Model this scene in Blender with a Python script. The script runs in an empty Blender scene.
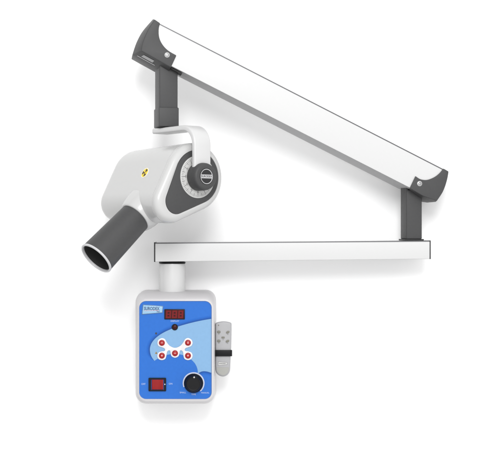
import bpy, bmesh, math
from mathutils import Vector, Matrix
from mathutils.bvhtree import BVHTree

# ------------------------------------------------------------------ set-up
sc = bpy.context.scene
COL = sc.collection
U = 0.0023                  # one unit of the drawing = 2.3 mm
D = 1300.0                  # lens distance from the wall, units
REF = 60.0                  # distance in front of the wall at which one unit = one photo pixel
CX, CY = 250.0, 230.5
R = math.radians

def ray(px, py):
    """direction from the lens through a photo point (x right, y away from lens, z up)"""
    return Vector((px - CX, D - REF, CY - py))
EYE = Vector((0, -D, 0))

def at(px, py, d):
    """point seen at (px,py) lying d units in front of the wall"""
    k = (D - d) / (D - REF)
    return Vector(((px - CX) * k, -d, (CY - py) * k))

class Plane:
    """upright plane turned about the vertical by yaw, facing the room"""
    def __init__(self, p, yaw):
        self.p = Vector(p); self.n = Vector((math.sin(R(yaw)), -math.cos(R(yaw)), 0))
        self.u = Vector((math.cos(R(yaw)), math.sin(R(yaw)), 0))
    def at(self, px, py, off=0.0):
        r = ray(px, py)
        q = self.p + self.n * off
        t = (q - EYE).dot(self.n) / r.dot(self.n)
        return EYE + r * t

# ------------------------------------------------------------------ materials
MATS = {}
def mat(name, col, rough=0.45, metal=0.0, spec=0.5, grain=0.0, gscale=900, var=0.03, coat=0.0, bump_d=0.0003):
    m = bpy.data.materials.new(name); m.use_nodes = True
    nt = m.node_tree; b = nt.nodes['Principled BSDF']
    b.inputs['Roughness'].default_value = rough
    b.inputs['Metallic'].default_value = metal
    b.inputs['Specular IOR Level'].default_value = spec
    b.inputs['Coat Weight'].default_value = coat
    tc = nt.nodes.new('ShaderNodeTexCoord')
    n = nt.nodes.new('ShaderNodeTexNoise'); n.inputs['Scale'].default_value = gscale * 0.12
    n.inputs['Detail'].default_value = 4
    nt.links.new(tc.outputs['Object'], n.inputs['Vector'])
    mx = nt.nodes.new('ShaderNodeMix'); mx.data_type = 'RGBA'
    mx.inputs['A'].default_value = (*[c * (1 - var) for c in col], 1)
    mx.inputs['B'].default_value = (*[min(1, c * (1 + var)) for c in col], 1)
    nt.links.new(n.outputs['Fac'], mx.inputs['Factor'])
    nt.links.new(mx.outputs['Result'], b.inputs['Base Color'])
    mr = nt.nodes.new('ShaderNodeMapRange')
    mr.inputs['To Min'].default_value = rough * 0.88; mr.inputs['To Max'].default_value = min(1, rough * 1.12)
    nt.links.new(n.outputs['Fac'], mr.inputs['Value'])
    nt.links.new(mr.outputs['Result'], b.inputs['Roughness'])
    if grain:
        g = nt.nodes.new('ShaderNodeTexNoise'); g.inputs['Scale'].default_value = gscale
        g.inputs['Detail'].default_value = 2
        nt.links.new(tc.outputs['Object'], g.inputs['Vector'])
        bp = nt.nodes.new('ShaderNodeBump'); bp.inputs['Strength'].default_value = grain
        bp.inputs['Distance'].default_value = bump_d
        nt.links.new(g.outputs['Fac'], bp.inputs['Height'])
        nt.links.new(bp.outputs['Normal'], b.inputs['Normal'])
    MATS[name] = m
    return m

M_wall   = mat('wall_paint', (.93, .93, .93), .9, spec=.1, var=.004, gscale=60)
M_alu    = mat('arm_white_enamel', (.545, .545, .545), .38, grain=.05, gscale=1500, var=.012)
M_head   = mat('head_white_plastic', (.47, .47, .467), .24, grain=.03, gscale=1200, var=.012)
M_yoke   = mat('yoke_white_enamel', (.53, .53, .53), .35, var=.012)
M_box    = mat('box_white_plastic', (.52, .51, .52), .42, grain=.06, gscale=1400, var=.012)
M_pole   = mat('pole_white_enamel', (.53, .53, .53), .25, var=.01)
M_grey   = mat('grey_textured_plastic', (.053, .053, .054), .52, grain=.22, gscale=1700, var=.09, spec=.28)
M_greyD  = mat('dark_grey_plastic', (.022, .022, .023), .5, grain=.2, gscale=1700, var=.08, spec=.28)
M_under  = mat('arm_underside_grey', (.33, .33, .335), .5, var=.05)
M_trim   = mat('arm_edge_grey', (.10, .10, .105), .4, metal=.3, var=.05)
M_black  = mat('black_plastic', (.006, .006, .007), .42, spec=.18, grain=.08, gscale=1500, var=.1)
M_pitch  = mat('black_bore', (.016, .016, .016), .75, var=.1)
M_steel  = mat('screw_steel', (.50, .50, .50), .32, metal=.9, var=.05)
M_rim    = mat('tube_rim_plastic', (.47, .47, .48), .4, var=.02)
M_dial   = mat('dial_printed_scale', (.47, .47, .46), .45, var=.02)
M_ink    = mat('black_ink', (.03, .03, .033), .6, var=.05)
M_inkG   = mat('grey_ink', (.20, .20, .205), .6, var=.05)
M_silver = mat('emblem_silver', (.50, .50, .51), .4, metal=.2, var=.05)
M_yellow = mat('warning_yellow', (.80, .56, .02), .5, var=.04)
M_white  = mat('label_white', (.80, .80, .80), .5, var=.01)
M_blue   = mat('panel_blue', (.021, .128, .475), .36, grain=.15, gscale=1300, var=.06, bump_d=.0002, spec=.2)
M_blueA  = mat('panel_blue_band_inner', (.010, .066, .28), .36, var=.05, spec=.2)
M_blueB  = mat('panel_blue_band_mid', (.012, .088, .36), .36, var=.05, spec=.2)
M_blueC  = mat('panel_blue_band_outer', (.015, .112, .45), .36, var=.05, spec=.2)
M_sky    = mat('panel_light_blue', (.19, .345, .54), .36, grain=.15, gscale=1300, var=.05, bump_d=.0002, spec=.2)
M_faint  = mat('panel_lettering', (.42, .50, .68), .5, var=.03)
M_badge  = mat('badge_light_blue', (.25, .43, .60), .3, var=.03)
M_navy   = mat('badge_navy_ink', (.035, .075, .17), .5, var=.05)
M_pad    = mat('button_pad_white', (.64, .615, .62), .4, var=.015)
M_red    = mat('button_red', (.29, .006, .008), .3, var=.06, spec=.3)
M_pink   = mat('button_mark_pink', (.68, .33, .33), .5, var=.05)
M_redD   = mat('display_dark_red', (.035, .002, .003), .2, var=.08, spec=.2)
M_redS   = mat('display_segment_red', (.145, .006, .008), .25, var=.08, spec=.2)
M_rock   = mat('rocker_translucent_red', (.24, .004, .005), .2, var=.08, spec=.3)
M_rem    = mat('remote_grey_plastic', (.33, .33, .34), .45, grain=.08, gscale=1500, var=.02)
M_remLo  = mat('remote_cover_grey', (.31, .31, .29), .5, grain=.1, gscale=1500, var=.02)
M_remB   = mat('remote_button_grey', (.16, .155, .13), .5, var=.05)
M_amber  = mat('amber_ink', (.35, .22, .03), .5, var=.05)

# ------------------------------------------------------------------ mesh builder (drawing units, built in world space)
class MB:
    def __init__(self): self.bm = bmesh.new(); self.mats = []
    def mi(self, m):
        if m not in self.mats: self.mats.append(m)
        return self.mats.index(m)
    def merge(self, b, m, smooth=True, recalc=True):
        if recalc: bmesh.ops.recalc_face_normals(b, faces=b.faces)
        if m is not None:
            i = self.mi(m)
            for f in b.faces: f.material_index = i
        for f in b.faces: f.smooth = smooth
        me = bpy.data.meshes.new('tmp'); b.to_mesh(me); b.free()
        self.bm.from_mesh(me); bpy.data.meshes.remove(me)
    def loft(self, rings, m, cap0=True, cap1=True, bevel=0, seg=3, segmats=None):
        b = bmesh.new()
        vs = [[b.verts.new(p) for p in r] for r in rings]
        n = len(rings[0]); fs = []
        for k in range(len(vs) - 1):
            for i in range(n):
                fs.append((b.faces.new((vs[k][i], vs[k][(i+1) % n], vs[k+1][(i+1) % n], vs[k+1][i])), k, i))
        if cap0: b.faces.new(vs[0])
        if cap1: b.faces.new(list(reversed(vs[-1])))
        if segmats:
            idx0 = self.mi(m)
            for f in b.faces: f.material_index = idx0
            for f, k, i in fs:
                q = segmats(k, i)
                if q is not None: f.material_index = self.mi(q)
        bmesh.ops.recalc_face_normals(b, faces=b.faces)
        if bevel:
            es = [e for e in b.edges if len(e.link_faces) == 2 and e.calc_face_angle(0) > R(28)]
            bmesh.ops.bevel(b, geom=es, offset=bevel, segments=seg, profile=.5, affect='EDGES', clamp_overlap=True)
        self.merge(b, None if segmats else m)
        return self
    def prism(self, pts, vec, m, bevel=0, seg=3):
        vec = Vector(vec)
        return self.loft([[Vector(p) for p in pts], [Vector(p) + vec for p in pts]], m, bevel=bevel, seg=seg)
    def box(self, c, ux, uy, uz, m, bevel=0, seg=3):
        c = Vector(c)
        r = [c + sx*ux + sy*uy - uz for sx, sy in ((-1,-1),(1,-1),(1,1),(-1,1))]
        return self.prism(r, uz * 2, m, bevel, seg)
    def lathe(self, o, ax, prof, m, n=64, cap0=True, cap1=True, matf=None):
        ax = Vector(ax).normalized(); o = Vector(o)
        x = ax.orthogonal().normalized(); y = ax.cross(x)
        rings = [[o + ax*t + (x*math.cos(2*math.pi*i/n) + y*math.sin(2*math.pi*i/n))*r for i in range(n)] for r, t in prof]
        return self.loft(rings, m, cap0, cap1, segmats=(lambda k, i: matf(k)) if matf else None)
    def flat(self, pts, m):
        b = bmesh.new(); b.faces.new([b.verts.new(p) for p in pts])
        bmesh.ops.triangulate(b, faces=b.faces, ngon_method='EAR_CLIP')
        b.normal_update()
        if sum((f.normal.dot(-f.calc_center_median() + EYE)) for f in b.faces) < 0:
            bmesh.ops.reverse_faces(b, faces=b.faces)
        self.merge(b, m, smooth=False, recalc=False); return self
    def text(self, s, o, ux, uy, size, m, bold=0.0, sx=1.0):
        cu = bpy.data.curves.new('lettering', 'FONT'); cu.body = s; cu.size = 1
        cu.align_x = 'CENTER'; cu.align_y = 'CENTER'; cu.offset = bold; cu.resolution_u = 3
        ob = bpy.data.objects.new('lettering', cu); COL.objects.link(ob)
        me = bpy.data.meshes.new_from_object(ob.evaluated_get(bpy.context.evaluated_depsgraph_get()))
        b = bmesh.new(); b.from_mesh(me)
        for v in b.verts:
            v.co = Vector(o) + Vector(ux) * v.co.x * size * sx + Vector(uy) * v.co.y * size
        bpy.data.objects.remove(ob); bpy.data.curves.remove(cu); bpy.data.meshes.remove(me)
        b.normal_update()
        self.merge(b, m, smooth=False, recalc=False); return self
    def build(self, name, parent=None, smooth_angle=38):
        bb = [v.co for v in self.bm.verts]
        c = Vector([(min(v[i] for v in bb) + max(v[i] for v in bb)) / 2 for i in range(3)]) * U
        for v in self.bm.verts: v.co = v.co * U - c
        me = bpy.data.meshes.new(name); self.bm.to_mesh(me); self.bm.free()
        for m in self.mats: me.materials.append(m)
        me.set_sharp_from_angle(angle=R(smooth_angle))
        o = bpy.data.objects.new(name, me); COL.objects.link(o)
        o['_w'] = list(c)
        if parent is not None:
            o.parent = parent; o.location = c - Vector(parent['_w'])
        else: o.location = c
        return o

def empty(name, p, label, cat):
    o = bpy.data.objects.new(name, None); COL.objects.link(o)
    o.empty_display_size = .05; o.location = Vector(p) * U; o['_w'] = list(o.location)
    o['label'] = label; o['category'] = cat
    return o

def crom(pts, n=8, closed=False):
    out = []; L = len(pts)
    P = [Vector(p) for p in pts]
    for i in range(L if closed else L - 1):
        p0 = P[(i-1) % L] if closed or i > 0 else P[0]
        p1 = P[i]; p2 = P[(i+1) % L]
        p3 = P[(i+2) % L] if closed or i + 2 < L else P[-1]
        for k in range(n):
            t = k / n
            out.append(.5*((2*p1) + (p2-p0)*t + (2*p0-5*p1+4*p2-p3)*t*t + (3*p1-p0-3*p2+p3)*t**3))
    if not closed: out.append(P[-1])
    return out

def rrect(x0, y0, x1, y1, r, n=10):
    out = []
    for cx, cy, a0 in ((x1-r, y0+r, -90), (x1-r, y1-r, 0), (x0+r, y1-r, 90), (x0+r, y0+r, 180)):
        for k in range(n + 1):
            a = R(a0 + 90*k/n); out.append((cx + r*math.cos(a), cy + r*math.sin(a)))
    return out

X, Y, Z = Vector((1,0,0)), Vector((0,1,0)), Vector((0,0,1))

# ------------------------------------------------------------------ the wall
b = MB(); s = 2600
b.loft([[Vector((-s,0,-s)), Vector((s,0,-s)), Vector((s,0,s)), Vector((-s,0,s))],
        [Vector((-s,60,-s)), Vector((s,60,-s)), Vector((s,60,s)), Vector((-s,60,s))]], M_wall)
wall = b.build('wall'); wall['kind'] = 'structure'; wall['label'] = 'plain white wall behind the wall mounted machine'

# ------------------------------------------------------------------ the x-ray machine
unit = empty('dental_xray_machine', at(175, 402, 0),
             'white wall mounted dental x-ray machine with folding arm, grey tube head and blue control panel', 'x-ray machine')

# ---- control box -------------------------------------------------
def ringpx(x0, y0, x1, y1, r, d): return [at(px, py, d) for px, py in rrect(x0, y0, x1, y1, r)]
b = MB()
b.loft([ringpx(137.5, 289.8, 216, 400.5, 10, 0.3), ringpx(135.9, 290.6, 215.4, 403.0, 11, 26), ringpx(135.6, 291.2, 215.2, 403.6, 11, 40),
        ringpx(135.8, 292.1, 215.0, 403.7, 10.7, 52), ringpx(136.2, 294.6, 214.7, 403.5, 10.3, 59.5), ringpx(136.8, 296.8, 214.3, 403.0, 9.8, 63.4), ringpx(137.4, 298.5, 213.6, 402.2, 9.1, 65.8),
        ringpx(138.1, 299.7, 212.9, 401.2, 8.3, 66.9), ringpx(138.9, 300.8, 211.9, 399.4, 7.2, 67.2),
        ringpx(139.3, 301.2, 211.5, 398.9, 6.8, 66.5), ringpx(139.4, 301.3, 211.4, 398.8, 6.7, 65.0)], M_box)
control = b.build('control_box', unit, 50)
FD = 66.2                                   # panel face, units in front of the wall
def fp(px, py, off=0.0): return at(px, py, FD + off)
b = MB()
b.prism([fp(*p) for p in rrect(139.36, 301.26, 211.44, 398.84, 6.7)], Y * 1.2, M_blue)
swoosh_top = [(211.25, 318.8), (200, 320.8), (187, 323.9), (175, 327.6), (165, 331.8), (157.4, 336.6), (152.3, 342), (150.1, 347.5), (150.2, 352.5), (151.7, 357), (154.4, 360.8)]
top = crom([Vector((x, y, 0)) for x, y in swoosh_top], 6)
low = crom([Vector((x, y, 0)) for x, y in [(154.4, 360.8), (158.2, 358.4), (163, 356), (170, 354.3), (177, 354.0), (184, 355.4), (190.5, 359.0), (195, 363.6), (197.3, 368.6), (197.9, 373.4)]], 6)
end = crom([Vector((x, y, 0)) for x, y in [(197.9, 373.4), (202, 371.4), (206.5, 371.4), (211.25, 372.8)]], 6)
b.flat([fp(p.x, p.y, .12) for p in top[:-1] + low[:-1] + end], M_sky)
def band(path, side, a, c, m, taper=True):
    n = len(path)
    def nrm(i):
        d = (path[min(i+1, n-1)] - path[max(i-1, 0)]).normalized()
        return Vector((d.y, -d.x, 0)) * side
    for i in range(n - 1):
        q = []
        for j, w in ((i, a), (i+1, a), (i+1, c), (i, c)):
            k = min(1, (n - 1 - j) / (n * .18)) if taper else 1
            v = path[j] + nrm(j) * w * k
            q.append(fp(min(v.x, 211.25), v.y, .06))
        if (q[0]-q[3]).length > 1e-4 or (q[1]-q[2]).length > 1e-4:
            b.flat(q, m)
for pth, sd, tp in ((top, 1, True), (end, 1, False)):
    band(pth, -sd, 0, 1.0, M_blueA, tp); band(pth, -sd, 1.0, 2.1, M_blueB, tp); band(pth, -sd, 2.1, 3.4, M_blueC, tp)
# small printed marks and lettering on the face
for s_, px, py, sz in (('DISPLAY', 174.9, 321.1, 2.3), ('OFF', 143.4, 384.1, 2.4), ('ON', 170.6, 383.8, 2.4),
                       ('SMALL', 182.9, 392.6, 2.2), ('TIME', 193.6, 394.4, 2.2), ('MANUAL', 205.2, 392.8, 2.0)):
    b.text(s_, fp(px, py, .12), X, Z, sz, M_faint, .0)
b.flat([fp(156.1 + 1.0*math.cos(a*.7), 333.4 + 1.1*math.sin(a*.7), .2) for a in range(9)], M_ink)
b.flat([fp(154.9, 353.9, .2), fp(157.5, 353.9, .2), fp(156.2, 351.4, .2)], M_amber)
b.flat([fp(155.6, 353.5, .28), fp(156.9, 353.5, .28), fp(156.2, 352.2, .28)], M_ink)
# scale of fine ticks round the timer knob
KX, KY = 193.6, 383.1
for k in range(58):
    a = R(-200 + 248 * k / 57)
    c, s_ = math.cos(a), math.sin(a); w = .24
    b.flat([fp(KX + r*c - q*w*s_, KY + r*s_ + q*w*c, .12) for r, q in ((9.4, -1), (10.9, -1), (10.9, 1), (9.4, 1))], M_white)
b.build('face_panel', control)
# name badge
b = MB()
b.prism([fp(*p, .7) for p in ((142.9, 304.5), (163.2, 306.0), (162.6, 312.9), (141.8, 314.6))], Y * .75, M_badge, .25, 2)
for (p, q) in (((142.9, 304.5), (163.2, 306.0)), ((162.6, 312.9), (141.8, 314.6)), ((163.2, 306.0), (162.6, 312.9)), ((141.8, 314.6), (142.9, 304.5))):
    d = Vector((q[0]-p[0], q[1]-p[1])).normalized(); nn = Vector((-d.y, d.x)) * .35
    pa, qa = Vector(p) + d*.3 + nn*.5, Vector(q) - d*.3 + nn*.5
    b.flat([fp(pa.x, pa.y, .8), fp(qa.x, qa.y, .8), fp(qa.x+nn.x, qa.y+nn.y, .8), fp(pa.x+nn.x, pa.y+nn.y, .8)], M_navy)
tilt = Vector((1, 0, -.012))
b.text('SURODEX', fp(151.7, 308.7, .8), tilt, Z, 4.5, M_navy, .03, .75)
b.text('70D', fp(158.2, 311.7, .8), tilt, Z, 1.9, M_navy, .02)
b.flat([fp(144.2, 310.6, .8), fp(159.0, 310.4, .8), fp(159.0, 310.7, .8), fp(144.2, 310.9, .8)], M_pink)
b.build('name_badge', control)
# display
b = MB()
b.prism([fp(*p, 1.0) for p in rrect(164.3, 309.2, 184.8, 319.4, .5, 3)], Y * 1.1, M_black, .2, 2)
b.prism([fp(*p, 1.15) for p in rrect(165.1, 309.9, 184.0, 318.7, .3, 2)], Y * .5, M_redD)
for k in range(3):
    cx = 168.5 + 6.1 * k; cy = 314.3; w, h, t = 1.75, 3.05, .82
    sk = lambda x, y: fp(x + (cy - y) * .06, y, 1.25)
    b.flat([sk(cx-w-t, cy-h-t), sk(cx+w+t, cy-h-t), sk(cx+w+t, cy+h+t), sk(cx-w-t, cy+h+t)], M_redS)
    for y0, y1 in ((cy-h+t, cy-t*.8), (cy+t*.8, cy+h-t)):
        b.flat([sk(cx-w+t, y0) - Y*.12, sk(cx+w-t, y0) - Y*.12, sk(cx+w-t, y1) - Y*.12, sk(cx-w+t, y1) - Y*.12], M_redD)
b.build('display', control)
# indicator
b = MB()
b.lathe(fp(174.8, 327.1), -Y, [(3.15, -.5), (3.15, .7), (2.8, 1.0), (2.3, 1.0)], M_black, 32, cap1=True)
b.lathe(fp(174.8, 327.1, .9), -Y, [(2.2, 0), (2.0, .45), (1.3, .8), (.4, .95)], M_redD, 28)
b.build('indicator_light', control)
# push buttons
pad_pts = [(103,148),(112,122),(140,109),(166,118),(180,142),(200,168),(225,184),(250,190),(275,184),(300,168),(320,142),(334,118),(358,108),(386,121),(397,148),(386,175),(360,186),(338,194),(331,207),(338,217),(360,220),(386,229),(397,255),(386,283),(358,293),(330,283),(320,257),(316,226),(303,212),(291,216),(287,236),(278,261),(250,273),(222,261),(213,236),(209,216),(197,212),(184,226),(178,257),(168,283),(140,293),(112,283),(102,255),(113,229),(140,220),(160,217),(167,207),(160,194),(140,186),(112,175)]
out = crom([Vector((145 + x/8.333, 325 + y/8.333, 0)) for x, y in pad_pts], 4, True)
b = MB()
b.prism([fp(p.x, p.y, .9) for p in out], Y * .85, M_pad, .28, 2)
b.build('button_pad', control)
for i, (px, py) in enumerate(((161.9, 342.8), (188, 342.7), (175, 353.2), (161.9, 355.6), (188, 355.6))):
    b = MB(); o = fp(px, py, .9)
    b.lathe(o, -Y, [(2.95, -.3), (2.95, .35), (2.65, .75), (1.9, .98), (.8, 1.06)], M_red, 32)
    q = lambda x, y: fp(px + x, py + y, 2.05)
    if i in (0, 2):
        for x in (-.95, -.2, .55): b.flat([q(x, -.55), q(x+.42, -.55), q(x+.42, .55), q(x, .55)], M_pink)
    elif i == 1:
        b.flat([q(-1, -.9), q(1, -.9), q(1, -.5), q(-1, -.5)], M_pink); b.flat([q(-.6, -.2), q(.6, -.2), q(.6, .9), q(-.6, .9)], M_pink)
    else:
        b.flat([q(0, -1.0), q(1.0, .0), q(0, 1.0), q(-1.0, 0)], M_pink)
    b.build('push_button', control)
# rocker switch
b = MB()
outer = rrect(148.5, 377.8, 166.1, 391.2, .8, 4); inner = rrect(151.2, 379.2, 164.0, 389.9, .4, 4)
b.loft([[fp(*p, -.3) for p in outer], [fp(*p, 1.3) for p in outer], [fp(*p, 1.6) for p in rrect(148.8, 378.1, 165.8, 390.9, .7, 4)],
        [fp(*p, 1.6) for p in inner], [fp(*p, -.2) for p in inner]], M_black)
b.flat([fp(164.85 + .5*math.cos(a*.7), 384.3 + .6*math.sin(a*.7), 1.7) for a in range(9)], M_white)
sw = b.build('rocker_switch', control)
b = MB()
sec = [(151.8, -.1), (151.8, 1.0), (152.6, 1.35), (157.5, 1.3), (160.6, 1.9), (162.2, 2.6), (163.3, 2.2), (163.3, -.1)]
b.loft([[fp(x, 379.6, h) for x, h in sec], [fp(x, 389.5, h) for x, h in sec]], M_rock, bevel=.2, seg=2)
b.build('rocker_paddle', control)
# timer knob
b = MB()
o = fp(KX, KY)
b.lathe(o, -Y, [(9.3, .25), (9.6, .5), (9.6, 1.6), (9.2, 2.6), (8.5, 3.3), (7.9, 4.2), (7.4, 7.0), (7.0, 7.6), (6.4, 7.9), (5.9, 7.75), (5.4, 7.75), (.1, 7.8)], M_black, 72)
b.lathe(fp(KX + .9, KY - 6.7, 0) , -Y, [(.8, 3.0), (.8, 8.0), (.5, 8.2)], M_dial, 16)
b.build('timer_knob', control)
# strap that holds the handset on the side of the box
def strap_ring(y):
    o_ = [(215.2, 52.6), (230.9, 52.6), (232.0, 51.6), (232.2, 48), (231.9, 40), (230.6, 37.2), (214.6, 37.0), (213.4, 44)]
    return [at(px, y, d) for px, d in o_]
b = MB()
b.loft([strap_ring(349.9), strap_ring(356.3)], M_black, bevel=.5, seg=2)
b.build('holder_strap', control)

# ---- pole and lower arm ------------------------------------------
PD = 38.0
pole_c = at(172.3, 292, PD); ptop = at(172.3, 262, PD)
b = MB()
b.lathe(Vector((pole_c.x, pole_c.y, 0)), Z, [(13.3, pole_c.z - 6), (13.3, ptop.z - 2.2), (13.2, ptop.z - 1.7), (12.6, ptop.z - 1.5)], M_pole, 72)
pole = b.build('pole', unit)
b = MB()
b.lathe(Vector((pole_c.x, pole_c.y, 0)), Z, [(13.0, ptop.z - 1.48), (13.5, ptop.z - 1.2), (13.5, ptop.z + .1), (12.6, ptop.z + .4)], M_black, 72)
b.build('collar', pole)

LP = Plane(at(172, 252, PD + 18), 1.6)
LT = 36.0
c4 = [(155.3, 242.6), (429.6, 240.6), (429.6, 258.9), (155.3, 261.7)]
F = [LP.at(*p) for p in c4]
def beam(b, F, n, T, m, mt, mb, ch=.9, drop=0.0):
    """hollow-section beam: front corners F (tl,tr,br,bl); fine edge strips top and bottom"""
    tl, tr, br, bl = F
    up = (tl - bl).normalized()
    rows = [(lambda a, c_, s: None)]
    def end(t, l):
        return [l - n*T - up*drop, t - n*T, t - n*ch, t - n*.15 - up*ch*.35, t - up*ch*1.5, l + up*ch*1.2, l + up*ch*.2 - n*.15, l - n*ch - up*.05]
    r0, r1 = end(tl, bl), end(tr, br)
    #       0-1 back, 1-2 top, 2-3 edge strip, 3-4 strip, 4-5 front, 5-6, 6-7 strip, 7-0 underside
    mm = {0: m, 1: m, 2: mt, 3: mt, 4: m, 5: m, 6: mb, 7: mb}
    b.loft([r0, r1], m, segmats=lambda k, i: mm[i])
b = MB()
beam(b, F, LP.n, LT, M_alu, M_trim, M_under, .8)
larm = b.build('lower_arm', unit)
def plate(Pl, pts, off0, T, m, bevel=.3):
    bb = MB(); f = [Pl.at(*p, off0) for p in pts]
    bb.prism(f, -Pl.n * T, m, bevel, 2); return bb
plate(LP, [(154.0, 242.3), (155.25, 242.3), (155.25, 262.0), (154.0, 262.0)], .3, LT + .6, M_greyD, .2).build('end_cap', larm)
plate(LP, [(429.65, 240.4), (430.8, 240.4), (430.8, 259.1), (429.65, 259.1)], .3, LT + .6, M_greyD, .2).build('end_cap', larm)

# ---- upright post at the elbow -----------------------------------
YAW = 8.0
RD = 33.0
zarm = LP.at(410, 240.7).z
pc = at(411.2, 215, RD)
ux = Vector((math.cos(R(YAW)), math.sin(R(YAW)), 0)); uy = Vector((-math.sin(R(YAW)), math.cos(R(YAW)), 0))
ztop = at(411, 178, RD).z
def upright(cx, cy, w, dpt, z0, z1, ux, uy, m, bevel):
    bb = MB()
    bb.box(Vector((cx, cy, (z0+z1)/2)), ux*w/2, uy*dpt/2, Z*(z1-z0)/2, m, bevel, 3)
    return bb
bb = upright(pc.x, pc.y, 16.3, 23, zarm + 1.5, ztop, ux, uy, M_grey, 1.1)
bb.box(Vector((pc.x, pc.y, 0)) + ux*(-2.5) + uy*(-11.55) + Z*(at(411,188,RD).z - .5), ux*4.2, uy*.35, Z*2.2, M_black)
epost = bb.build('elbow_post', unit)
bb = upright(pc.x, pc.y, 19.5, 26, zarm + .05, zarm + 1.6, ux, uy, M_greyD, .4)
bb.build('base_flange', epost)

# ---- upper arm ----------------------------------------------------
AT = 44.0
AP = Plane(Vector((pc.x, pc.y, 0)) + Vector((math.sin(R(YAW)), -math.cos(R(YAW)), 0)) * AT/2, YAW)
b = MB()
F = [AP.at(*p) for p in ((158.5, 22.6), (444.0, 169.2), (420.6, 194.0), (151.0, 56.9))]
# square the ends of the beam inside the caps
F[0] = AP.at(157.5, 22.2); F[1] = AP.at(443.2, 168.7); F[2] = AP.at(425.8, 195.9); F[3] = AP.at(151.5, 56.0)
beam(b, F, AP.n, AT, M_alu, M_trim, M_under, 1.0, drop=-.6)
uarm = b.build('upper_arm', unit)
# opening in the underside beside the head post
d_ = (F[2] - F[3]).normalized(); up_ = d_.cross(AP.n).normalized()
if up_.z < 0: up_ = -up_
b = MB()
q0 = AP.at(171.5, 68.0); q1 = AP.at(182.2, 73.4)
dn = (-AP.n * AT + up_ * .6).normalized()
b.prism([q0 + dn*3 - up_*.4, q1 + dn*3 - up_*.4, q1 + dn*18 - up_*.6, q0 + dn*18 - up_*.6], up_ * .9, M_pitch)
b.build('slot', uarm)

def cap(front, back, mid, T, name='end_cap', bevel=.9, m=M_grey):
    bb = MB()
    f = [AP.at(*p, 1.3) for p in front]
    k = [AP.at(*p, -mid) for p in back]
    k2 = [p - AP.n * (T - mid + 1.3) for p in k]
    bb.loft([f, k, k2], m, bevel=bevel, seg=3)
    return bb
def curve2(p): return [(v.x, v.y) for v in crom([Vector((x, y, 0)) for x, y in p], 5)]
inL = curve2([(160.1, 23.2), (158.7, 29.0), (159.2, 37.5), (162.6, 44.8), (168.4, 50.8), (176.4, 55.4)])
outL = curve2([(141.2, 50.9), (142.4, 44.0), (145.2, 36.0), (149.6, 27.0), (154.6, 19.4)])
outLb = curve2([(132.7, 55.0), (134.0, 49.5), (137.2, 41.0), (142.8, 31.0), (153.2, 18.9)])
frontL = inL + [(170.9, 67.3)] + outL
def mixp(a, c_, t): return a + (c_ - a) * t
a0 = AP.at(141.2, 50.9, 1.3); a1 = AP.at(170.9, 67.3, 1.3); e0 = AP.at(132.7, 55.0, -15); e1_ = e0 + (a1 - a0) * 1.18
f = [AP.at(*p, 1.3) for p in frontL]
k = [AP.at(*p, -15) for p in inL] + [e1_] + [AP.at(*p, -15) for p in outLb]
bb = MB(); bb.loft([f, k, [p - AP.n * (AT - 13.7) for p in k]], M_grey, bevel=.7, seg=3)
ncap = (a1 - a0).cross(e0 - a0).normalized()
if ncap.z > 0: ncap = -ncap
def cq(s, t): return mixp(mixp(a0, a1, s), mixp(e0, e1_, s), t) + ncap * .35
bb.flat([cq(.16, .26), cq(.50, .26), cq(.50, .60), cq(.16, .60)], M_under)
bb.flat([cq(.08, .72), cq(.60, .72), cq(.60, .79), cq(.08, .79)], M_rim)
bb.build('end_cap', uarm)
inR = curve2([(415.4, 176.0), (420.4, 179.2), (427.0, 179.9), (434.2, 177.2), (439.6, 173.0), (443.2, 168.4)])
frontR = [(409.6, 188.2)] + inR + curve2([(448.6, 171.4), (446.9, 180.5), (442.9, 191.6), (436.8, 201.0)]) + [(422.4, 195.6)]
backR = [(408.4, 189.4)] + inR + curve2([(448.6, 171.6), (446.8, 180.8), (442.6, 192.2), (435.8, 202.0)]) + [(421.2, 199.8)]
cap(frontR, backR, 15, AT).build('end_cap', uarm)
for px, py in ((167.0, 55.1), (419.5, 183.7)):
    b = MB(); o = AP.at(px, py, 1.2)
    b.lathe(o, AP.n, [(2.75, 0), (2.75, .5), (2.35, .95), (1.55, 1.1), (1.4, .7), (.95, .7), (.8, .95), (.1, 1.0)], M_steel, 32, matf=lambda k: M_inkG if k in (3, 4) else None)
    b.build('screw', uarm)

# ---- post that carries the head -----------------------------------
HD = 70.0
YL = 15.0
vx = Vector((math.cos(R(YL)), math.sin(R(YL)), 0)); vy = Vector((-math.sin(R(YL)), math.cos(R(YL)), 0))
hc = at(166.3, 110, HD)
z_a = at(166, 112, HD + 10).z
bb = upright(hc.x, hc.y, 18.3, 24, at(166, 112, HD).z, at(166, 62, HD).z, vx, vy, M_grey, 1.0)
hpost = bb.build('head_post', unit)
bb = upright(hc.x, hc.y, 20.0, 26.5, at(166, 127.6, HD).z, at(166, 108.6, HD).z, vx, vy, M_grey, .9)
bb.build('sleeve', hpost)

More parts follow.
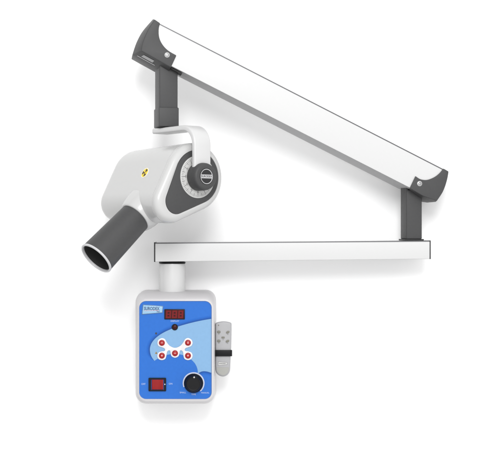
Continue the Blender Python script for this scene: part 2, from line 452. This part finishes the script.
# ---- tube head ----------------------------------------------------
AZ = 39.0
ax = Vector((math.sin(R(AZ)), -math.cos(R(AZ)), 0.0))          # out of the dial face, towards the room
e1 = Vector((math.cos(R(AZ)), math.sin(R(AZ)), 0.0)); e2 = Z
FC = at(197.2, 177, 110)                                        # dial centre on the face
C1 = (0.0, 0.0); C2 = (-27.7, -24.7)
def egg(R1, R2, n1=40, n2=28, c1=C1, c2=C2):
    dx, dy = c2[0]-c1[0], c2[1]-c1[1]; d = math.hypot(dx, dy); th = math.atan2(dy, dx)
    be = math.acos(max(-1, min(1, (R1 - R2) / d)))
    out = []
    for k in range(n1 + 1):
        a = th + be + (2*math.pi - 2*be) * k / n1; out.append((c1[0] + R1*math.cos(a), c1[1] + R1*math.sin(a)))
    for k in range(n2 + 1):
        a = th - be + 2*be * k / n2; out.append((c2[0] + R2*math.cos(a), c2[1] + R2*math.sin(a)))
    return out
MIDC = (-12, -11)
def eggring(R1, R2, s_, sc_=1.0, c2=C2):
    return [FC + e1*(MIDC[0] + (x-MIDC[0])*sc_) + e2*(MIDC[1] + (y-MIDC[1])*sc_) + ax*s_ for x, y in egg(R1, R2, c2=c2)]
O1, O2 = 33.0, 19.8
CI = (-24.6, -23.5)
LEN = 109.0
rings = []
for k in range(0, 9):                               # rounded back end
    a = R(90 * k / 8); rho = 13
    rings.append(eggring(O1 - rho*(1-math.sin(a)), O2 - rho*(1-math.sin(a)), -LEN + rho*(1-math.cos(a)), .945))
for k in range(1, 8):
    t = k / 8; rings.append(eggring(O1, O2, -LEN + 13 + (LEN - 13 - 8.5) * t, .945 + .055*t))
for dr_, s_ in ((0, -7.9), (.45, -7.75), (.45, -7.35)): rings.append(eggring(O1 - dr_, O2 - dr_, s_))
for k in range(0, 9):
    a = R(90 * k / 8); rho = 7
    rings.append(eggring(O1 - rho*(1-math.cos(a)), O2 - rho*(1-math.cos(a)), -7 + rho*math.sin(a)))
rings.append(eggring(25.9, 12.5, -.1, c2=CI)); rings.append(eggring(25.7, 12.3, -1.2, c2=CI))
b = MB(); b.loft(rings, M_head)
# collar that flares out of the body round the tube
th = R(41.3)
tdir = (-e1*math.cos(th) - e2*math.sin(th)).normalized()
TC = FC + e1*C2[0] + e2*C2[1] - ax*41
b.lathe(TC, tdir, [(20.0, 4), (19.8, 10), (19.0, 14.5), (18.2, 18), (17.4, 20.4), (16.9, 21.6), (16.4, 22.0), (15.3, 22.0)], M_head, 72, cap1=True)
# seam line round the face
bvh = BVHTree.FromBMesh(b.bm)
head = b.build('tube_head', unit, 45)
b = MB()
b.prism([FC + e1*x + e2*y + ax*.25 for x, y in egg(25.5, 12.1, c2=CI)], -ax*1.2, M_grey, .3, 2)
b.build('end_plate', head)
b = MB()
b.lathe(FC, ax, [(20.3, .3), (20.3, .9), (20.0, 1.1), (11, 1.1)], M_dial, 96)
for k in range(72):
    a = 2*math.pi*k/72; l = 4.4 if k % 6 == 0 else (3.2 if k % 3 == 0 else 2.2); w = .17
    er = e1*math.cos(a) + e2*math.sin(a); et = -e1*math.sin(a) + e2*math.cos(a)
    b.flat([FC + ax*1.2 + er*r + et*q*w for r, q in ((19.4, -1), (19.4, 1), (19.4-l, 1), (19.4-l, -1))], M_ink if k % 3 == 0 else M_inkG)
for k in range(12):
    a = 2*math.pi*(k + .0)/12
    er = e1*math.cos(a) + e2*math.sin(a); et = -e1*math.sin(a) + e2*math.cos(a)
    b.text(str(k*30 if k*30 <= 180 else 360-k*30), FC + ax*1.2 + er*14.3, -et, er, 1.9, M_ink)
b.build('angle_dial', head)
# radiation mark on the flat upper side of the body
dr = ray(145.0, 172.9).normalized()
loc, nor, _, _ = bvh.ray_cast(EYE, dr)
if nor.dot(dr) > 0: nor = -nor
tx = ax - nor*ax.dot(nor); tx.normalize(); ty = nor.cross(tx)
if ty.z < 0: ty = -ty
def disc(r, off, n=40, a0=0, a1=360): return [loc + nor*off + (tx*math.cos(R(a0+(a1-a0)*k/n)) + ty*math.sin(R(a0+(a1-a0)*k/n)))*r for k in range(n)]
b = MB()
b.prism(disc(5.3, .25), -nor*.3, M_white)
b.prism(disc(4.75, .32), -nor*.3, M_yellow)
for a in (60, 180, 300):
    pts = []
    for k in range(9):
        q = R(a - 30 + 60*k/8); pts.append(loc + nor*.42 + (tx*math.cos(q) + ty*math.sin(q))*4.1)
    for k in range(9):
        q = R(a + 30 - 60*k/8); pts.append(loc + nor*.42 + (tx*math.cos(q) + ty*math.sin(q))*1.35)
    b.flat(pts, M_ink)
b.flat(disc(.8, .42, 16), M_ink)
b.build('radiation_symbol', head)

# ---- tube ----------------------------------------------------------
TL = 79.6
b = MB()
b.lathe(TC, tdir, [(15.4, 12), (15.4, 21), (17.2, TL - 2), (17.3, TL - .6)], M_grey, 96, cap0=True, cap1=False)
tube = b.build('aiming_tube', unit)
b = MB()
b.lathe(TC, tdir, [(17.5, TL - .6), (17.7, TL - .5), (17.8, TL + .7), (17.4, TL + 1.2), (16.2, TL + 1.2), (15.9, TL + .7), (15.8, TL - 1)], M_rim, 96, cap0=False, cap1=False)
b.lathe(TC, tdir, [(15.8, TL - 1), (15.4, TL - 18), (14.6, TL - 45)], M_pitch, 96, cap0=False, cap1=True)
b.build('rim', tube)

# ---- yoke -----------------------------------------------------------
HZ = 47.3; TT = 5.2; WW = 19.6
def ypath():
    pts = [(-61.5, HZ), (-40, HZ), (-20, HZ)]
    ro = 17.5
    for k in range(0, 13):
        a = R(90 - 90*k/12); pts.append((6.6 - ro + ro*math.cos(a), HZ - ro + ro*math.sin(a)))
    pts += [(6.6, 18), (6.6, 6), (6.6, -2)]
    return pts
yp = ypath()
rings = []
for i, (s_, z) in enumerate(yp):
    a = Vector(yp[max(i-1, 0)]); c_ = Vector(yp[min(i+1, len(yp)-1)]); d_ = (c_ - a).normalized()
    nn = Vector((-d_.y, d_.x))                         # outward (up / away from face)
    o = FC + ax*s_ + e2*z; N = ax*nn.x + e2*nn.y
    w2 = WW/2; t2 = TT/2
    sect = []
    for cx_, cy_, a0 in ((w2, t2, 0), (-w2, t2, 90), (-w2, -t2, 180), (w2, -t2, 270)):
        rr = 1.7
        ccx = cx_ - rr*(1 if cx_ > 0 else -1); ccy = cy_ - rr*(1 if cy_ > 0 else -1)
        for k in range(5):
            q = R(a0 + 22.5*k); sect.append((ccx + rr*math.cos(q), ccy + rr*math.sin(q)))
    rings.append([o + e1*u + N*v for u, v in sect])
b = MB(); b.loft(rings, M_yoke)
b.lathe(FC, ax, [(8, .5), (8, 4.4)], M_yoke, 48)
b.build('yoke', unit, 40)

# ---- clamp knob -----------------------------------------------------
b = MB()
b.lathe(FC, ax, [(13.1, 1.3), (13.4, 1.8), (13.2, 10), (12.95, 12.3), (12.5, 13.6), (11.9, 14.3), (11.0, 14.7), (9.8, 14.8), (8.1, 14.8), (7.9, 14.5), (7.6, 14.5), (.1, 14.5)], M_grey, 96)
knob = b.build('clamp_knob', unit)
b = MB()
EO = FC + ax*14.2
b.lathe(EO, ax, [(7.5, 0), (7.5, .75), (7.2, .95), (6.7, .95), (6.55, .8), (.1, .8)], M_silver, 64, matf=lambda k: M_greyD if k in (0, 1, 4) or k >= 4 else None)
def ep(x, y, o): return EO + e1*x + e2*y + ax*o
b.flat([ep(-6.3, -1.75, .88), ep(6.3, -1.75, .88), ep(6.3, 1.75, .88), ep(-6.3, 1.75, .88)], M_silver)
b.text('SURODEX', EO + ax*.98, e1, e2, 2.75, M_ink, .015, 1.0)
b.build('emblem', knob)

# ------------------------------------------------------------------ the handset
rem = empty('remote_control', at(223.4, 376.5, 38),
            'grey handheld remote control under a black strap beside the blue control panel', 'remote control')
op = [(215.2, 326), (215.3, 323.8), (216.1, 322.8), (219, 321.8), (223.4, 321.2), (228, 321.7), (230.8, 322.6), (231.6, 323.8), (231.7, 326), (231.6, 335), (231.1, 349), (230.5, 360), (230.2, 367.5), (229.9, 370.6), (228.6, 373.6), (226, 375.8), (222.8, 376.6), (219.4, 375.6), (216.9, 373.6), (215.7, 371.0), (215.4, 368), (215.3, 360), (215.25, 348), (215.2, 336)]
oc = (223.3, 348.5)
def shr(p, k): return (p[0] + (oc[0]-p[0]) * k / 8.2, p[1] + (oc[1]-p[1]) * k / 27.5)
sm = [(v.x, v.y) for v in crom([Vector((x, y, 0)) for x, y in op], 3, True)]
b = MB()
b.loft([[at(*shr(p, 1.2), 38.6) for p in sm], [at(*shr(p, .2), 40) for p in sm], [at(*p, 43.5) for p in sm], [at(*p, 48) for p in sm],
        [at(*shr(p, .35), 49.8) for p in sm], [at(*shr(p, .9), 50.6) for p in sm], [at(*shr(p, 1.3), 50.7) for p in sm]], M_rem)
b.build('handset_shell', rem, 55)
RD_ = 50.7
def rp(px, py, o=0): return at(px, py, RD_ + o)
lowp = [p for p in sm if p[1] > 367.3]
b = MB()
lp = [shr(p, 1.4) for p in sm]
lowpoly = [p for p in lp if p[1] > 367.6]
left = min(lowpoly, key=lambda p: (p[0])); 
pts = [(216.6, 367.4), (229.0, 367.4)] + [p for p in lowpoly if p[1] > 368]
ctr = (222.8, 370.5)
pts.sort(key=lambda p: math.atan2(p[1]-ctr[1], p[0]-ctr[0]))
b.prism([rp(*p, .25) for p in pts], Y*.4, M_remLo)
b.build('battery_cover', rem)
b = MB()
fr = [(218.3, 361.5), (227.4, 362.4), (227.2, 364.6), (218.1, 365.6)]
b.flat([rp(*p, .15) for p in fr], M_dial)
for i in range(4):
    p, q = Vector(fr[i]), Vector(fr[(i+1) % 4]); d_ = (q-p).normalized(); n_ = Vector((-d_.y, d_.x))*.22
    b.flat([rp(v.x, v.y, .25) for v in (p, q, q+n_, p+n_)], M_inkG)
b.text('SURODEX', rp(222.4, 363.5, .3), X, Z, 1.5, M_ink)
b.build('handset_label', rem)
for i, (px, py) in enumerate(((218.8, 331.9), (227.8, 332.2), (223.1, 337.5), (218.8, 341.0), (227.5, 341.2))):
    b = MB()
    w, h = (1.6, .9) if i == 2 else (1.75, 1.25)
    shp = rrect(px-w, py-h, px+w, py+h, .7, 4) if i == 2 else [(px + w*math.cos(R(a)), py + h*math.sin(R(a))*(1.1 if i in (0, 3) else 1) - (.5*math.cos(R(a)) if i in (1, 4) else 0)) for a in range(0, 360, 18)]
    b.prism([rp(*p, .7) for p in shp], Y*.8, M_remB, .2, 2)
    b.flat([rp(px + x, py + y, .1) for x, y in ((-.7, 1.9), (.7, 1.9), (.7, 2.5), (-.7, 2.5))], M_inkG)
    b.build('handset_button', rem)
b = MB(); b.lathe(rp(218.6, 325.2, -.2), -Y, [(.6, 0), (.6, .4), (.3, .6)], M_remB, 16); b.build('signal_lamp', rem)

# ------------------------------------------------------------------ camera and light
cam = bpy.data.cameras.new('camera'); co = bpy.data.objects.new('camera', cam); COL.objects.link(co)
co.location = EYE * U; co.rotation_euler = (R(90), 0, 0)
cam.sensor_width = 36; cam.lens = 36 * (D - REF) / 500
cam.clip_start = .05; cam.clip_end = 60
sc.camera = co

w = bpy.data.worlds.new('World'); sc.world = w; w.use_nodes = True
nt = w.node_tree; bg = nt.nodes['Background']
# bright studio: broad soft light from the front right and above, falling off to the left
tcw = nt.nodes.new('ShaderNodeTexCoord'); dt = nt.nodes.new('ShaderNodeVectorMath'); dt.operation = 'DOT_PRODUCT'
dt.inputs[1].default_value = Vector((.25, -.93, .18)).normalized()
mrw = nt.nodes.new('ShaderNodeMapRange'); mrw.interpolation_type = 'SMOOTHSTEP'
mrw.inputs['From Min'].default_value = -.35; mrw.inputs['From Max'].default_value = .95
mrw.inputs['To Min'].default_value = .10; mrw.inputs['To Max'].default_value = 1.38
nt.links.new(tcw.outputs['Generated'], dt.inputs[0]); nt.links.new(dt.outputs['Value'], mrw.inputs['Value'])
nt.links.new(mrw.outputs['Result'], bg.inputs['Strength'])
bg.inputs['Color'].default_value = (1, 1, 1, 1)

def area(name, loc, tgt, size, power, shape='DISK'):
    l = bpy.data.lights.new(name, 'AREA'); l.shape = shape; l.size = size; l.energy = power
    o = bpy.data.objects.new(name, l); COL.objects.link(o); o.location = loc
    o.rotation_euler = (Vector(tgt) - Vector(loc)).to_track_quat('-Z', 'Y').to_euler()
    return o
area('key_softbox', (.05, -3.4, 1.5), (-.05, 0, 0), 1.3, 70)

sc.view_settings.view_transform = 'Standard'; sc.view_settings.look = 'None'
sc.view_settings.exposure = 0; sc.view_settings.gamma = 1
for o in sc.objects:
    if '_w' in o: del o['_w']
